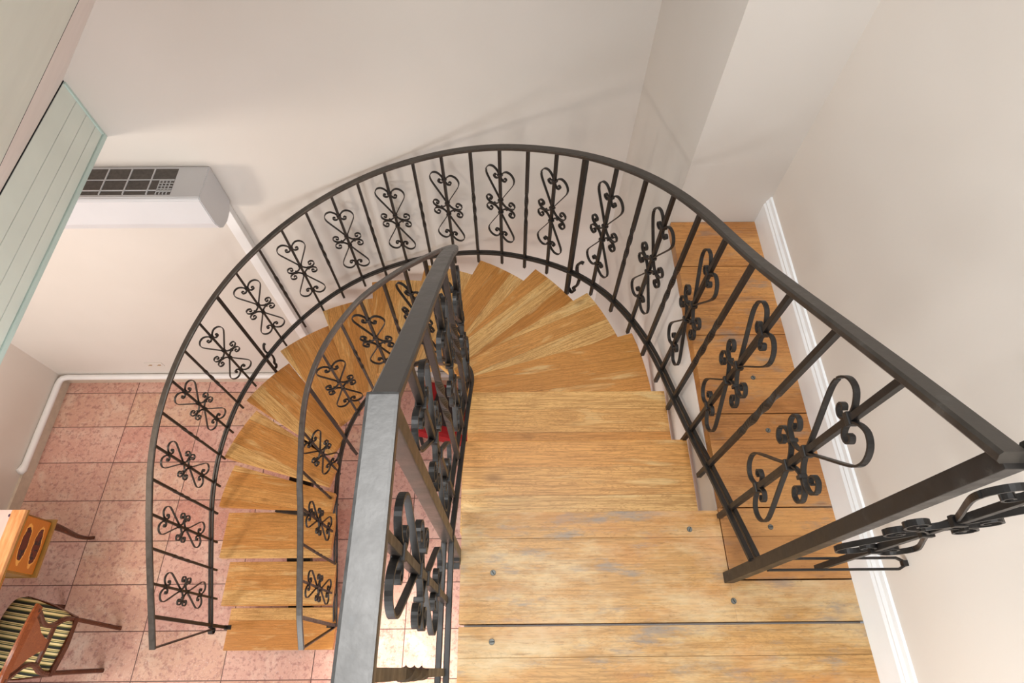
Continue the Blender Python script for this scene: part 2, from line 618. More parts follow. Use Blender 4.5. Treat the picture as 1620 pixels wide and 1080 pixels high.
def screw(x, y, mat, parent, slot):
    b = bmesh.new()
    bmesh.ops.create_cone(b, cap_ends=True, segments=20, radius1=0.0075, radius2=0.0065, depth=0.003)
    for v in b.verts:
        v.co += Vector((x, y, ZL + 0.0012))
    o = link('screw', b, mat, parent)
    b = bmesh.new(); box(b, (-0.006, -0.0008, 0), (0.006, 0.0008, 0.0006))
    link('screw_slot', b, DARK, o, loc=(x, y, ZL + 0.0027), rot=(0, 0, slot))


for i, (x, y) in enumerate([(-0.047, 0.218), (-0.049, 0.059), (0.478, 0.323), (0.562, 0.146)]):
    screw(x, y, SCREW, landing, 2.2 + i)
for i, (x, y) in enumerate([(0.696, 0.327), (0.75, 0.60), (0.742, 0.77)]):
    screw(x, y, SCREW, strip, i)

# white skirting on the right wall: flat board with a moulded cap
bm = bmesh.new()
prof = [(0, 0), (-0.016, 0), (-0.016, 0.088), (-0.012, 0.096), (-0.013, 0.102), (-0.008, 0.110), (-0.006, 0.122), (0, 0.124)]
prism_axis(bm, [(XR + a, ZL + b) for a, b in prof], 'y', -2.4, YP)
struct(link('baseboard_right', bm, TRIMW))
# stone skirting of the lower room
bm = bmesh.new()
box(bm, (XL, YB - 0.018, 0), (0.3, YB, 0.1))
struct(link('baseboard_back', bm, SKIRT))
bm = bmesh.new()
box(bm, (XL, -2.9, 0), (XL + 0.018, YB - 0.018, 0.1))
struct(link('baseboard_left', bm, SKIRT))

# upper floor on the left with green boarded edge
bm = bmesh.new(); box(bm, (XL, -3.0, 2.615), (XB - 0.02, YB, ZL))
struct(link('ceiling', bm, WALLW))
bm = bmesh.new()
zs = [2.622, 2.672, 2.735, 2.805, 2.893]
for a, b in zip(zs, zs[1:]):
    box(bm, (XB - 0.02, -3.0, a + 0.001), (XB, YB, b - 0.001), 0.003)
struct(link('trim_1', bm, GREEN), 'pale green boards on the edge of the upper floor')
bm = bmesh.new(); box(bm, (XB - 0.022, -3.0, 2.600), (XB + 0.007, YB, 2.622), 0.004)
struct(link('trim_2', bm, GREEND))
bm = bmesh.new(); box(bm, (XB - 0.005, YB - 0.014, 2.622), (XB + 0.006, YB, 2.890), 0.003)
struct(link('trim_3', bm, GREEND))


# sloping attic lining above it
def slope(X, off=0.0):
    return (2.9 + 0.97 * (X - XB)) + off


bm = bmesh.new()
prism_axis(bm, [(XB - 0.002, 2.8972), (XB + 1.3, slope(XB + 1.3)), (XB + 1.3 - 0.05, slope(XB + 1.3) + 0.05), (XB - 0.09, 2.8972)], 'y', -2.0, YB)
struct(link('ceiling_slope', bm, MOULD), 'beige lining above the green boards')
# green boards laid on the slope, bounded by the dark gap
b0, b1 = Vector((-1.49, 1.28)), Vector((-1.195, 1.635))
dirb = (b1 - b0)
e_lo = b0 - dirb * 1.0
e_hi = b1 + dirb * 1.45
bm = bmesh.new()
poly = [(e_lo.x, e_lo.y), (e_hi.x, e_hi.y), (XB + 1.3, YB), (XB + 1.3, -0.6), (e_lo.x, -0.6)]


def slab(bm, poly, o1, o2):
    lo = [bm.verts.new((x + 0.69 * o1, y, slope(x) - 0.72 * o1)) for x, y in poly]
    hi = [bm.verts.new((x + 0.69 * o2, y, slope(x) - 0.72 * o2)) for x, y in poly]
    n = len(poly)
    bm.faces.new(lo[::-1]); bm.faces.new(hi)
    for i in range(n):
        bm.faces.new((lo[i], lo[(i + 1) % n], hi[(i + 1) % n], hi[i]))


slab(bm, poly, -0.001, 0.004)
struct(link('trim_4', bm, GREEN), 'pale green lining of the sloping attic')
nrm = Vector((-dirb.y, dirb.x)).normalized() * -0.010
bm = bmesh.new()
slab(bm, [(e_lo.x, e_lo.y), (e_hi.x, e_hi.y), (e_hi.x + nrm.x, e_hi.y + nrm.y), (e_lo.x + nrm.x, e_lo.y + nrm.y)], -0.001, 0.0045)
struct(link('trim_5', bm, DARK))

bm = bmesh.new(); box(bm, (XB - 0.012, -2.0, 2.8932), (XB + 0.0003, YB, 2.8965))
struct(link('trim_6', bm, DARK))
# ------------------------------------------------------------------ stairs
stair = thing('curved_staircase', 'half-turn staircase of sixteen oak treads curving down to the tiled floor', 'staircase', (CX, CY, 0))
STEP = R_(16.44)


def rin(phi):
    s = math.sin(max(0, min(math.pi, phi)))
    return 0.495 + 0.10 * s * s


def tread(k, poly, mid):
    """poly in plan relative to (CX,CY); the mesh is turned so its grain follows its length"""
    z = ZL - k * RISE
    b = bmesh.new()
    c, s = math.cos(-mid), math.sin(-mid)
    P = [(x * c - y * s, x * s + y * c) for x, y in poly]
    prism(b, P, -0.042, 0)
    es = [e for e in b.edges]
    bmesh.ops.bevel(b, geom=es, offset=0.003, segments=2, profile=0.7, affect='EDGES')
    return link('tread', b, TREAD, stair, loc=(0, 0, z), rot=(0, 0, mid))


XO, XI2 = RT, 0.512
ynose = {0: YL, 1: 0.635, 2: 0.882}
for k in (1, 2):
    ya, yb = ynose[k - 1] - CY - (0.02 if k == 1 else 0), ynose[k] - CY
    tread(k, [(XI2, ya), (XO, ya), (XO, yb), (XI2, yb)], 0)
for k in range(3, 14):
    a0, a1 = STEP * (k - 3), STEP * (k - 2)
    if k == 13:
        a1 = R_(177.4)
    arc = [(RT * math.cos(a0 + (a1 - a0) * i / 6), RT * math.sin(a0 + (a1 - a0) * i / 6)) for i in range(7)]
    inn = [(rin(a) * math.cos(a), rin(a) * math.sin(a)) for a in (a1, a0)]
    tread(k, arc + inn, (a0 + a1) / 2)
yn = [0.933, 0.6455, 0.376, 0.122]
for i, k in enumerate((14, 15, 16)):
    ya, yb = yn[i] - CY, yn[i + 1] - CY
    tread(k, [(-XI2 + 0.0, yb), (-XO - 0.004, yb), (-XO - 0.004, ya), (-XI2, ya)], math.pi)


def plan(s, r):
    """point and outward side direction along straight - half circle - straight"""
    if s > math.pi * r:
        return (CX - r, CY - (s - math.pi * r)), (-1, 0)
    a = max(0.0, s / r)
    q = r
    if r == RO:
        q = 1.218 + 0.022 * min(1, a / R_(60))
    if s < 0:
        return (CX + q, CY + s), (1, 0)
    return (CX + q * math.cos(a), CY + q * math.sin(a)), (math.cos(a), math.sin(a))


# steel carriage under the treads
bm = bmesh.new()
pts, nr = [], []
rm = 0.78
tab = [(-0.5, ZL - RISE - 0.085), (0.0, ZL - 3 * RISE - 0.085), (math.pi * rm, ZL - 14 * RISE - 0.085), (math.pi * rm + 0.62, 0.03), (9, 0.03)]
for i in range(60):
    s = -0.49 + (math.pi * rm + 1.12) * i / 59
    (x, y), n = plan(s, rm)
    pts.append((x - CX, y - CY, interp(tab, s)))
    nr.append((n[0], n[1], 0))
sweep(bm, pts, nr, rprof(0.16, 0.05))
link('steel_carriage', bm, IRON, stair)
for k in range(1, 17):
    if k <= 2:
        c = (XI2 + 0.35, (ynose[k - 1] + ynose[k]) / 2 - CY); a = 0
    elif k <= 13:
        a = STEP * (k - 2.5); c = (0.74 * math.cos(a), 0.74 * math.sin(a))
    else:
        i = k - 14; a = math.pi; c = (-0.80, (yn[i] + yn[i + 1]) / 2 - CY)
    y1 = 0.115 if k <= 2 else (0.083 if k <= 13 else -0.125)
    b = bmesh.new(); box(b, (-0.13, min(y1, 0.9 * y1 / abs(y1) * 0.02), -0.072), (0.13, max(y1, 0.02 * y1 / abs(y1)), -0.0425))
    link('tread_bracket', b, IRON, stair, loc=(c[0], c[1], ZL - k * RISE), rot=(0, 0, a if k <= 13 else 0))

# ------------------------------------------------------------------ railings
TOP_O = [(-0.679, 3.874), (-0.532, 3.770), (-0.389, 3.665), (-0.25, 3.562), (-0.095, 3.450), (0.066, 3.345), (0.222, 3.262), (0.381, 3.182),
         (0.537, 3.103), (0.695, 3.021), (0.852, 2.940), (0.999, 2.864), (1.147, 2.790), (1.293, 2.720), (1.442, 2.648), (1.591, 2.575),
         (1.739, 2.502), (1.891, 2.430), (2.184, 2.287), (2.48, 2.143), (2.632, 2.068), (2.794, 1.992), (2.943, 1.918), (3.097, 1.841),
         (3.247, 1.766), (3.402, 1.689), (3.56, 1.612), (3.719, 1.533), (3.878, 1.455), (4.042, 1.374), (4.198, 1.287), (4.36, 1.188),
         (4.515, 1.092), (4.665, 1.000)]
BOT_O = [(-0.679, 3.105), (-0.521, 2.997), (-0.372, 2.890), (-0.23, 2.785), (-0.07, 2.676), (0.087, 2.575), (0.245, 2.498), (0.389, 2.434),
         (0.533, 2.372), (0.681, 2.304), (0.844, 2.223), (0.992, 2.142), (1.147, 2.058), (1.297, 1.984), (1.441, 1.912), (1.587, 1.838),
         (1.898, 1.693), (2.043, 1.628), (2.197, 1.560), (2.347, 1.488), (2.641, 1.342), (2.81, 1.260), (2.947, 1.190), (3.097, 1.118),
         (3.252, 1.050), (3.391, 0.975), (3.568, 0.886), (3.721, 0.803), (3.886, 0.725), (4.043, 0.646), (4.205, 0.563), (4.379, 0.468),
         (4.535, 0.385)]
S_O = [4.515, 4.362, 4.20, 4.042, 3.878, 3.72, 3.56, 3.402, 3.247, 3.097, 2.943, 2.794, 2.632, 2.485, 2.335, 2.184, 2.037, 1.891, 1.739,
       1.591, 1.442, 1.293, 1.147, 1.0, 0.852, 0.691, 0.536, 0.384, 0.235, 0.075, -0.08, -0.24, -0.384, -0.527]

# ornament drawn from two S scrolls and their mirror images
STR = [(-0.021, 0.192), (-0.028, 0.197), (-0.035, 0.190), (-0.030, 0.179), (-0.017, 0.177), (-0.007, 0.189), (-0.007, 0.206), (-0.017, 0.226),
       (-0.037, 0.240), (-0.059, 0.234), (-0.073, 0.212), (-0.073, 0.186), (-0.060, 0.155), (-0.030, 0.097), (-0.004, 0.046), (0.014, 0.018),
       (0.034, 0.004), (0.058, 0.005), (0.074, 0.019), (0.075, 0.039), (0.061, 0.050), (0.047, 0.043), (0.046, 0.029), (0.055, 0.024), (0.060, 0.032)]


def ornament_mesh(sy=1.0, sx=1.0):
    b = bmesh.new()
    curve = catmull([(x * sx, 0, y * sy) for x, y in STR], 4)
    for mx in (1, -1):
        for my in (1, -1):
            pts = [(p.x * mx, 0.0018 * mx, p.z * my) for p in curve]
            sweep(b, pts, [(0, 1, 0)] * len(pts), [(-0.0052, -0.002), (0.0052, -0.002), (0.0052, 0.002), (-0.0052, 0.002)])
    me = bpy.data.meshes.new('scroll_ornament')
    bmesh.ops.recalc_face_normals(b, faces=b.faces)
    b.to_mesh(me); b.free()
    me.materials.append(IRON)
    return me


ORN = ornament_mesh()
b = bmesh.new(); box(b, (-0.0115, -0.0095, -0.006), (0.0115, 0.0095, 0.006), 0.002)
COLLAR = bpy.data.meshes.new('collar'); b.to_mesh(COLLAR); b.free(); COLLAR.materials.append(IRON)
b = bmesh.new(); box(b, (-0.004, -0.008, -0.0075), (0.004, 0.008, 0.0075), 0.0015)
TIE = bpy.data.meshes.new('tie'); b.to_mesh(TIE); b.free(); TIE.materials.append(IRON)


def bar_mesh(name, L, w, twist=False, mat=IRON):
    """square bar from z=0 down to -L"""
    b = bmesh.new()
    if not twist:
        box(b, (-w / 2, -w / 2, -L), (w / 2, w / 2, 0), 0.0012)
    else:
        h = w / 2
        rings = []
        zz = [0, 0.30 * L] + [0.30 * L + 0.28 * L * i / 18 for i in range(1, 19)] + [L]
        for z in zz:
            f = min(1, max(0, (z - 0.30 * L) / (0.28 * L)))
            a = f * math.pi * 1.5
            k = 1.08 if 0.0 < f < 1.0 else 1.0
            rings.append([b.verts.new((k * (x * math.cos(a) - y * math.sin(a)), k * (x * math.sin(a) + y * math.cos(a)), -z))
                          for x, y in ((-h, -h), (h, -h), (h, h), (-h, h))])
        for r1, r2 in zip(rings, rings[1:]):
            for q in range(4):
                b.faces.new((r1[q], r1[(q + 1) % 4], r2[(q + 1) % 4], r2[q]))
        b.faces.new(rings[0]); b.faces.new(rings[-1][::-1])
    me = bpy.data.meshes.new(name)
    bmesh.ops.recalc_face_normals(b, faces=b.faces)
    b.to_mesh(me); b.free()
    me.materials.append(mat)
    return me


def put_baluster(root, x, y, ztop, zend, ang, kind, orn_z=None, w=0.0125):
    """ang = direction of the tangent in plan"""
    o = link_me('newel_post' if kind == 'post' else 'baluster', bar_mesh('bar', ztop - zend, 0.019 if kind == 'post' else w, kind == 'plain'),
                root, (x, y, ztop), (0, 0, ang))
    if orn_z is not None:
        s = link_me('scroll_ornament', ORN, root, (x, y, orn_z), (0, 0, ang))
        for zc in (0.206, 0.042, -0.042, -0.206):
            link_me('collar', COLLAR, s, (0, 0, zc))
        for xc in (0.036, -0.036):
            link_me('tie', TIE, s, (xc, 0, 0))
    return o


def rail_pts(s0, s1, r, tab, n):
    pts, nr = [], []
    for i in range(n):
        s = s0 + (s1 - s0) * i / (n - 1)
        (x, y), nn = plan(s, r)
        pts.append((x, y, interp(tab, s)))
        nr.append((nn[0], nn[1], 0))
    # light smoothing of the measured heights
    zs_ = [p[2] for p in pts]
    for _ in range(3):
        zs_ = [zs_[0]] + [(zs_[i - 1] + 2 * zs_[i] + zs_[i + 1]) / 4 for i in range(1, n - 1)] + [zs_[-1]]
    return [(p[0], p[1], z) for p, z in zip(pts, zs_)], nr


def double_bar(root, pts, nr, name='bottom_rail'):
    b = bmesh.new()
    for off in (-0.0085, 0.0085):
        P = [(p[0] + n[0] * off, p[1] + n[1] * off, p[2]) for p, n in zip(pts, nr)]
        sweep(b, P, nr, rprof(0.0125, 0.011, 0.0015))
    return link(name, b, IRON, root)


def spiral_end(root, x, y, z, dirv, name='end_curl'):
    """small forged curl in the vertical plane of dirv"""
    b = bmesh.new()
    P, N = [], []
    side = Vector((-dirv[1], dirv[0], 0))
    for i in range(22):
        a = i / 21 * math.pi * 1.7
        r = 0.024 * (1 - 0.55 * i / 21)
        P.append(Vector((x, y, z - 0.024)) + Vector(dirv) * (r * math.sin(a)) + Vector((0, 0, r * math.cos(a))))
        N.append(side)
    sweep(b, P, N, rprof(0.03, 0.006, 0.001))
    return link(name, b, IRON, root)


# ---- outer railing
outer = thing('curved_outer_railing', 'long curved black wrought iron railing along the outer wall side of the stairs', 'railing')
pts, nr = rail_pts(-0.679, 4.665, RO, TOP_O, 150)
bm = bmesh.new(); sweep(bm, pts, nr, rprof(0.034, 0.016, 0.004)); link('handrail', bm, RAILD, outer)
bpts, bnr = rail_pts(-0.665, 4.53, RO, BOT_O, 140)
double_bar(outer, bpts, bnr)
for i, s in enumerate(S_O):
    (x, y), n = plan(s, RO)
    zt = interp(TOP_O, s)
    zb = interp(BOT_O, s)
    ang = math.atan2(n[1], n[0]) - math.pi / 2
    kind = 'post' if i in (0, 10, 24) else ('scroll' if i % 2 else 'plain')
    ze = zb - 0.085
    if i == 0: ze = 0.171
    if i == 10: ze = zb - 0.19
    if i == 24: ze = zb - 0.19
    if i >= 27: ze = zb - 0.10
    if i == 33: ze = zb - 0.09
    put_baluster(outer, x, y, zt - 0.004, ze, ang, kind, zt - 0.365 if i % 2 else None)
# foot of the first post
(x0, y0), _ = plan(4.515, RO)
bm = bmesh.new(); box(bm, (x0 - 0.012, y0 - 0.014, 0.13), (x0 + 0.035, y0 + 0.014, 0.170), 0.002)
link('foot_bracket', bm, IRON, outer)
# lower end: strap from handrail end back to bottom rail end, with a curl
(xe, ye), _ = plan(4.66, RO)
(xb_, yb_), _ = plan(4.53, RO)
bm = bmesh.new()
sweep(bm, [(xe, ye, 0.993), (xb_, yb_ - 0.01, 0.385)], [(1, 0, 0)] * 2, rprof(0.022, 0.007, 0.001))
link('end_strap', bm, IRON, outer)
spiral_end(outer, xb_, yb_ - 0.012, 0.388, (0, -1, 0))
# forged wall anchors behind the two intermediate posts
for s in (0.856, 2.943):
    (x, y), n = plan(s, RO)
    zb = interp(BOT_O, s)
    n3 = Vector((n[0], n[1], 0))
    base = Vector((x, y, zb)) + n3 * 0.012
    side = Vector((-n[1], n[0], 0))
    prof2 = [(0.0, -0.15), (0.02, -0.175), (0.035, -0.15), (0.028, -0.13), (0.045, -0.10), (0.05, -0.04), (0.035, 0.0), (0.03, 0.05),
             (0.045, 0.085), (0.06, 0.088)]
    cv = catmull([(a, 0, c) for a, c in prof2], 4)
    P = [base + side * (-p.x * 0.9) + n3 * (p.x * 0.35) + Vector((0, 0, p.z)) for p in cv]
    bm = bmesh.new(); sweep(bm, P, [n3] * len(P), rprof(0.016, 0.012, 0.002)); link('wall_anchor', bm, IRON, outer)

# newel at the head of the outer railing
NX, NY = CX + 1.222, CY - 0.677
bm = bmesh.new(); box(bm, (NX - 0.013, NY - 0.013, ZL), (NX + 0.013, NY + 0.013, 3.868), 0.002)
link('newel_post', bm, IRON, outer)

# ---- short gate-like railing from the newel to the right wall
gate = thing('landing_side_railing', 'short black iron railing between the corner post and the right wall', 'railing')
bm = bmesh.new(); sweep(bm, [(NX + 0.014, NY, 3.874), (XR - 0.001, NY, 3.874)], [(0, 1, 0)] * 2, rprof(0.034, 0.016, 0.004))
link('handrail', bm, RAILD, gate)
zb = 3.105
bm = bmesh.new()
loop = [(NX + 0.016, NY + 0.012, zb), (XR - 0.022, NY + 0.012, zb), (XR - 0.010, NY + 0.006, zb), (XR - 0.010, NY - 0.006, zb),
        (XR - 0.022, NY - 0.012, zb), (NX + 0.016, NY - 0.012, zb)]
sweep(bm, loop, [(0, 1, 0), (0.3, 1, 0), (1, .4, 0), (1, -.4, 0), (0.3, -1, 0), (0, -1, 0)], rprof(0.005, 0.010, 0.001))
link('bottom_rail', bm, IRON, gate)
bm = bmesh.new(); box(bm, (XR - 0.012, NY - 0.006, zb - 0.006), (XR - 0.0005, NY + 0.006, zb + 0.006)); link('wall_plug', bm, IRON, gate)
put_baluster(gate, (NX + XR) / 2 - 0.01, NY, 3.862, 3.045, 0, 'scroll', 3.50)

# ---- inner railing, running from the foot of the stairs up and along the landing
TOP_I = [(-0.616, 3.892), (-0.504, 3.80), (-0.25, 3.60), (-0.05, 3.43), (0.10, 3.265), (0.25, 3.08), (0.40, 2.88), (0.536, 2.708), (0.664, 2.545),
         (0.799, 2.386), (0.926, 2.215), (1.07, 2.022), (1.212, 1.810), (1.374, 1.525), (1.45, 1.40), (1.53, 1.299), (1.706, 1.173),
         (1.884, 1.083), (2.066, 0.995), (2.248, 0.905), (2.404, 0.785)]
inner = thing('inner_stair_railing', 'black and grey wrought iron railing around the stairwell opening beside the landing', 'railing')
pts, nr = rail_pts(-0.616, 2.404, RI, TOP_I, 110)
bm = bmesh.new(); sweep(bm, pts, nr, rprof(0.034, 0.014, 0.003)); link('handrail', bm, RAILM, inner)
BOT_I = [(s, z - 0.755) for s, z in TOP_I if s < 2.3]
bpts, bnr = rail_pts(-0.62, 2.252, RI, BOT_I, 100)
double_bar(inner, bpts, bnr)
S_I = [2.248, 2.066, 1.884, 1.706, 1.53, 1.374, 1.212, 1.07, 0.926, 0.799, 0.664, 0.536, 0.406, 0.276, 0.146, 0.016, -0.114, -0.244, -0.374, -0.504]
for i, s in enumerate(S_I):
    (x, y), n = plan(s, RI)
    zt = interp(TOP_I, s)
    ang = math.atan2(n[1], n[0]) - math.pi / 2
    kind = 'post' if i in (0, 6) else ('scroll' if i % 2 else 'plain')
    ze = zt - 0.80
    if i == 0: ze = 0.171
    if i == 6: ze = zt - 1.06
    put_baluster(inner, x, y, zt - 0.004, ze, ang, kind, zt - 0.375 if i % 2 else None, 0.012)
(x0, y0), _ = plan(2.248, RI)
bm = bmesh.new(); box(bm, (x0 - 0.05, y0 - 0.014, 0.1705), (x0 + 0.012, y0 + 0.014, 0.176), 0.001)
link('foot_bracket', bm, IRON, inner)
(xe, ye), _ = plan(2.40, RI)
(xb_, yb_), _ = plan(2.25, RI)
bm = bmesh.new(); sweep(bm, [(xe, ye, 0.778), (xb_, yb_ - 0.01, 0.153 + 0.02)], [(1, 0, 0)] * 2, rprof(0.022, 0.007, 0.001))
link('end_strap', bm, IRON, inner)
# post bracket at the turn
(x6, y6), n6 = plan(1.212, RI)
bm = bmesh.new(); sweep(bm, [(x6, y6, 0.775), (x6 + n6[0] * 0.05, y6 + n6[1] * 0.05, 0.775)], [(-n6[1], n6[0], 0)] * 2, rprof(0.02, 0.02, 0.002))
link('post_bracket', bm, IRON, inner)

# level part beside the landing
LX, LY = CX + RI, CY - 0.616
ZT, ZBm = 3.892, 3.125
bm = bmesh.new(); box(bm, (LX - 0.0125, LY - 0.0125, ZL + 0.02), (LX + 0.0125, LY + 0.0125, ZT - 0.004), 0.002)
link('newel_post', bm, RAILD, inner)
bm = bmesh.new(); box(bm, (LX - 0.012, LY - 0.020, ZL - 0.03), (XI - 0.0005, LY + 0.016, ZL + 0.03), 0.003)
link('newel_foot', bm, IRON, inner)
bm = bmesh.new(); box(bm, (LX - 0.019, -1.2, ZT - 0.009), (LX + 0.019, LY + 0.012, ZT + 0.007), 0.004)
link('landing_handrail', bm, RAILM, inner)
double_bar(inner, [(LX, LY, ZBm), (LX, -1.2, ZBm)], [(1, 0, 0)] * 2, 'landing_bottom_rail')
for i in range(9):
    y = LY - 0.135 * (i + 1) + 0.004
    kind = 'scroll' if i % 2 == 0 else 'plain'
    put_baluster(inner, LX, y, ZT - 0.006, 3.055, math.pi / 2, kind, 3.515 if i % 2 == 0 else None, 0.0135)
bm = bmesh.new(); box(bm, (LX - 0.04, LY - 0.045, 2.955), (XI + 0.004, LY - 0.03, 2.970), 0.002)
link('landing_bracket', bm, IRON, inner)

# ------------------------------------------------------------------ convector on the back wall
ac = thing('wall_air_unit', 'white wall-mounted air unit with dark top grille on the back wall', 'air conditioner', (-1.465, YB, 2.18))
W, Dp, H = 1.0, 0.215, 0.235
bm = bmesh.new()
side = [(0, 0.0), (-0.05, -0.03), (-0.12, -0.035), (-0.17, -0.02), (-0.198, 0.01), (-Dp, 0.06), (-Dp, H - 0.012), (-Dp + 0.012, H), (0, H)]
prism_axis(bm, side, 'x', -W, 0)
bmesh.ops.bevel(bm, geom=list(bm.edges), offset=0.004, segments=2, affect='EDGES')
link('casing', bm, PLAST, ac)
bm = bmesh.new(); box(bm, (-W + 0.1, -0.185, H - 0.0005), (-0.145, -0.018, H + 0.001)); link('filter', bm, GRILLE, ac)
bm = bmesh.new()
zt_ = H + 0.001
x0, x1, y0, y1 = -W + 0.1, -0.145, -0.185, -0.018
for yy in (-0.092, -0.160):
    box(bm, (x0, yy - 0.002, zt_), (x1, yy + 0.002, zt_ + 0.004))
x = x1 - 0.112
while x > x0:
    box(bm, (x - 0.0025, y0, zt_), (x + 0.0025, y1, zt_ + 0.0045)); x -= 0.112
for k in range(1, 5):
    box(bm, (x1 - 0.017 * k - 0.0015, y0, zt_), (x1 - 0.017 * k + 0.0015, -0.092, zt_ + 0.004))
for k in range(1, 6):
    box(bm, (x1 - 0.068, y0 + 0.0175 * k - 0.0015, zt_), (x1, y0 + 0.0175 * k + 0.0015, zt_ + 0.004))
link('grille', bm, PLAST, ac)
bm = bmesh.new(); box(bm, (-1.535, YB - 0.04, 0.152), (-1.475, YB - 0.0005, 2.168), 0.005)
tag(link('cable_trunking', bm, TRIMW), 'tall white cable trunking running down the back wall below the air unit', 'trunking')

# white pipe along the skirting, turning into the left wall
bm = bmesh.new()
yy, xx, zz = YB - 0.0245, XL + 0.0245, 0.1245
P = [(0.2, yy, zz), (-1.0, yy, zz), (-3.0, yy, zz), (xx + 0.06, yy, zz), (xx + 0.02, yy - 0.01, zz), (xx + 0.004, yy - 0.03, zz), (xx, yy - 0.07, zz),
     (xx, 1.7, zz), (xx, 1.40, zz), (xx - 0.001, 1.36, zz + 0.006), (xx - 0.004, 1.335, zz + 0.02)]
tube(bm, P, [0.024] * 8 + [0.024, 0.031, 0.029], 14)
tag(link('skirting_pipe', bm, TRIMW, smooth=True), 'white pipe lying on the skirting around the far left corner', 'pipe')

# ------------------------------------------------------------------ desk
desk = thing('writing_desk', 'inlaid wooden writing desk with drawers and curved legs by the left edge', 'desk', (-3.335, 0.305, 0))
X1, X0, Y1, Y0 = 0.275, -0.275, 0.60, -0.90
bm = bmesh.new(); box(bm, (X0, Y0, 0.735), (X1, Y1, 0.76), 0.004); link('desk_top', bm, DESKT, desk)
bm = bmesh.new(); box(bm, (X0 - 0.001, Y0 - 0.003, 0.728), (X1 + 0.004, Y1 + 0.003, 0.7345), 0.002); link('top_moulding', bm, VENEER, desk)
MQ = mat_marquetry('marquetry_drawer', srgb(206, 122, 40), [(0, 0.052, 0.112, 0.031), (0, -0.052, 0.112, 0.031)])
for sy in (1, -1):
    ya, yb = (0.235, 0.585) if sy > 0 else (-0.885, -0.535)
    bm = bmesh.new(); box(bm, (X0 + 0.03, ya, 0.495), (X1 - 0.02, yb, 0.728), 0.002); link('pedestal', bm, VENEER, desk)
    bm = bmesh.new(); box(bm, (-0.009, -0.162, -0.108), (0.009, 0.162, 0.108), 0.003)
    link('drawer', bm, MQ, desk, loc=(X1 - 0.012, (ya + yb) / 2, 0.612))
    bm = bmesh.new(); box(bm, (X0 + 0.02, ya - 0.004, 0.478), (X1 + 0.014, yb + 0.012 * sy, 0.495), 0.004); link('base_moulding', bm, VENEER, desk)
MQ2 = mat_marquetry('marquetry_apron', srgb(206, 118, 40), [(0, 0.17, 0.15, 0.03), (0, -0.17, 0.15, 0.03)])
bm = bmesh.new(); box(bm, (X0 + 0.03, -0.532, 0.62), (X1 - 0.09, 0.232, 0.728), 0.002); link('apron', bm, VENEER, desk)
bm = bmesh.new(); box(bm, (-0.008, -0.375, -0.05), (0.008, 0.375, 0.05), 0.003); link('drawer', bm, MQ2, desk, loc=(X1 - 0.083, -0.15, 0.675))
for (lx, ly) in ((X1 - 0.04, Y1 - 0.04), (X1 - 0.04, Y0 + 0.04), (X0 + 0.05, Y1 - 0.04), (X0 + 0.05, Y0 + 0.04)):
    sx = 1 if lx > 0 else -1
    sy = 1 if ly > 0 else -1
    P = catmull([(lx, ly, 0.482), (lx + 0.012 * sx, ly + 0.004 * sy, 0.42), (lx + 0.004 * sx, ly, 0.3), (lx - 0.012 * sx, ly - 0.006 * sy, 0.15),
                 (lx - 0.006 * sx, ly, 0.05), (lx + 0.014 * sx, ly + 0.01 * sy, 0.012)], 4)
    n = len(P)
    bm = bmesh.new(); tube(bm, P, [0.027 - 0.015 * min(1, i / (n - 5)) if i < n - 4 else 0.013 for i in range(n)], 10)
    link('leg', bm, CHWOOD, desk, smooth=True)

# ------------------------------------------------------------------ chair (local: back towards +x, seat towards -x)
chair = thing('side_chair', 'mahogany side chair with green and cream striped seat pulled up to the desk', 'chair', (-2.972, 0.178, 0), R_(-8.4))
sp = [(0.20, -0.165), (0.215, 0.0), (0.20, 0.165), (0.0, 0.215), (-0.17, 0.235), (-0.235, 0.18), (-0.25, 0.0), (-0.235, -0.18), (-0.17, -0.235), (0.0, -0.215)]
bm = bmesh.new()
prism(bm, sp, 0.385, 0.435)
bmesh.ops.bevel(bm, geom=list(bm.edges), offset=0.006, segments=2, affect='EDGES')
link('seat_frame', bm, CHWOOD, chair)
bm = bmesh.new()
rings = []
for k, (sc, z) in enumerate([(0.955, 0.432), (0.965, 0.45), (0.93, 0.466), (0.78, 0.478), (0.5, 0.486), (0.2, 0.489)]):
    n = len(sp); ring = []
    dense = catmull([(x, y, 0) for x, y in sp + [sp[0]]], 3)[:-1]
    for p in dense:
        ring.append(bm.verts.new((p.x * sc - 0.004, p.y * sc, z)))
    rings.append(ring)
for r1, r2 in zip(rings, rings[1:]):
    m = len(r1)
    for q in range(m):
        bm.faces.new((r1[q], r1[(q + 1) % m], r2[(q + 1) % m], r2[q]))
bm.faces.new(rings[-1])
bm.faces.new(rings[0][::-1])
seat = link('seat_cushion', bm, STRIPE, chair, smooth=True)
for sy in (1, -1):
    # rear leg continuing into the curved stile
    P = catmull([(0.245, 0.128 * sy, 0.0), (0.205, 0.14 * sy, 0.2), (0.185, 0.15 * sy, 0.40), (0.19, 0.145 * sy, 0.50), (0.20, 0.105 * sy, 0.60),
                 (0.212, 0.11 * sy, 0.70), (0.232, 0.165 * sy, 0.80), (0.255, 0.175 * sy, 0.86)], 4)
    n = len(P)
    bm = bmesh.new()
    sweep(bm, P, [(0, 1, 0)] * n, rprof(0.026, 0.032, 0.006))
    link('rear_leg', bm, CHWOOD, chair, smooth=False)
    P = catmull([(-0.20, 0.19 * sy, 0.40), (-0.205, 0.195 * sy, 0.2), (-0.215, 0.20 * sy, 0.0)], 4)
    bm = bmesh.new(); sweep(bm, P, [(0, 1, 0)] * len(P), rprof(0.03, 0.03, 0.005), ups=[(1, 0, 0)] * len(P)); link('front_leg', bm, CHWOOD, chair)
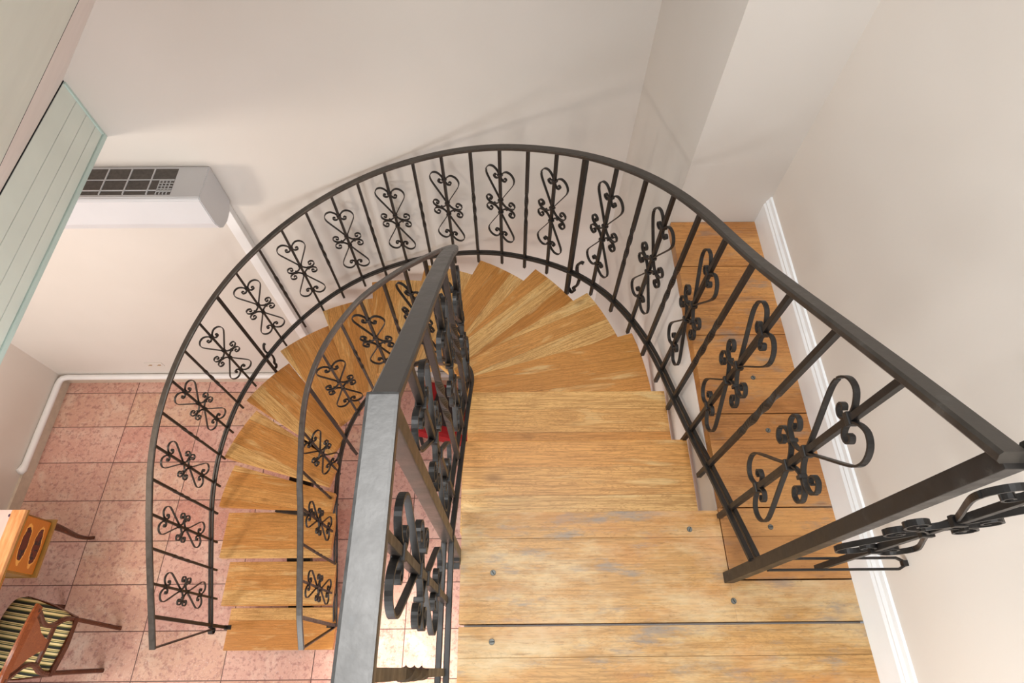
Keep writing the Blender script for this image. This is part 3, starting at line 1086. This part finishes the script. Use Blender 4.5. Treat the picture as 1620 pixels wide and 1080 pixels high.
# top rail
P = catmull([(0.250, -0.20, 0.85), (0.262, -0.12, 0.875), (0.268, 0, 0.885), (0.262, 0.12, 0.875), (0.250, 0.20, 0.85)], 5)
bm = bmesh.new(); sweep(bm, P, [(1, 0, 0)] * len(P), rprof(0.022, 0.055, 0.006)); link('top_rail', bm, SPLAT, chair)
# lower cross rail
P = [(0.197, -0.12, 0.575), (0.203, 0, 0.58), (0.197, 0.12, 0.575)]
bm = bmesh.new(); sweep(bm, P, [(1, 0, 0)] * 3, rprof(0.016, 0.03, 0.004)); link('cross_rail', bm, CHWOOD, chair)
# fan-shaped splat
bm = bmesh.new()
zz_ = [(0.59, 0.028), (0.65, 0.04), (0.72, 0.068), (0.79, 0.115), (0.86, 0.15)]
fr, bk = [], []
for z, w in zz_:
    x = 0.203 + (z - 0.59) * 0.215
    fr.append((bm.verts.new((x - 0.007, -w, z)), bm.verts.new((x - 0.007, w, z))))
    bk.append((bm.verts.new((x + 0.007, -w, z)), bm.verts.new((x + 0.007, w, z))))
for a, b_ in zip(range(4), range(1, 5)):
    bm.faces.new((fr[a][0], fr[a][1], fr[b_][1], fr[b_][0]))
    bm.faces.new((bk[a][1], bk[a][0], bk[b_][0], bk[b_][1]))
    bm.faces.new((fr[a][0], fr[b_][0], bk[b_][0], bk[a][0]))
    bm.faces.new((fr[a][1], bk[a][1], bk[b_][1], fr[b_][1]))
bm.faces.new((fr[0][0], bk[0][0], bk[0][1], fr[0][1]))
bm.faces.new((fr[4][0], fr[4][1], bk[4][1], bk[4][0]))
link('splat', bm, SPLAT, chair)

# ------------------------------------------------------------------ red chair under the stairs
red = thing('red_armchair', 'red upholstered seat with black centre standing under the upper treads', 'chair', (-0.485, 1.70, 0), R_(-14))
bm = bmesh.new(); box(bm, (-0.215, -0.215, 0.30), (0.215, 0.2, 0.43), 0.03); link('seat', bm, REDF, red)
bm = bmesh.new(); box(bm, (-0.10, -0.13, 0.425), (0.15, 0.17, 0.445), 0.009); link('seat_pad', bm, BLACKF, red)
bm = bmesh.new(); box(bm, (0.217, -0.20, 0.30), (0.28, 0.2, 0.78), 0.025); link('backrest', bm, REDF, red)
for sx in (-0.17, 0.2):
    for sy in (-0.17, 0.17):
        bm = bmesh.new(); tube(bm, [(sx, sy, 0.31), (sx * 1.05, sy * 1.05, 0)], [0.018, 0.012]); link('leg', bm, DARK, red)

# small socket on the back wall, near the skirting
so = thing('wall_socket', 'small flush wall socket low on the back wall above the skirting', 'socket', (-2.86, YB, 0.30))
bm = bmesh.new(); box(bm, (-0.07, -0.006, -0.03), (0.07, -0.0002, 0.03), 0.002); link('plate', bm, WALL, so)
bm = bmesh.new()
for q in (-0.035, 0.035):
    box(bm, (q - 0.018, -0.0075, -0.012), (q + 0.012, -0.0055, -0.006)); box(bm, (q - 0.004, -0.0075, -0.006), (q + 0.016, -0.0055, 0.004))
link('socket_holes', bm, VENEER, so)
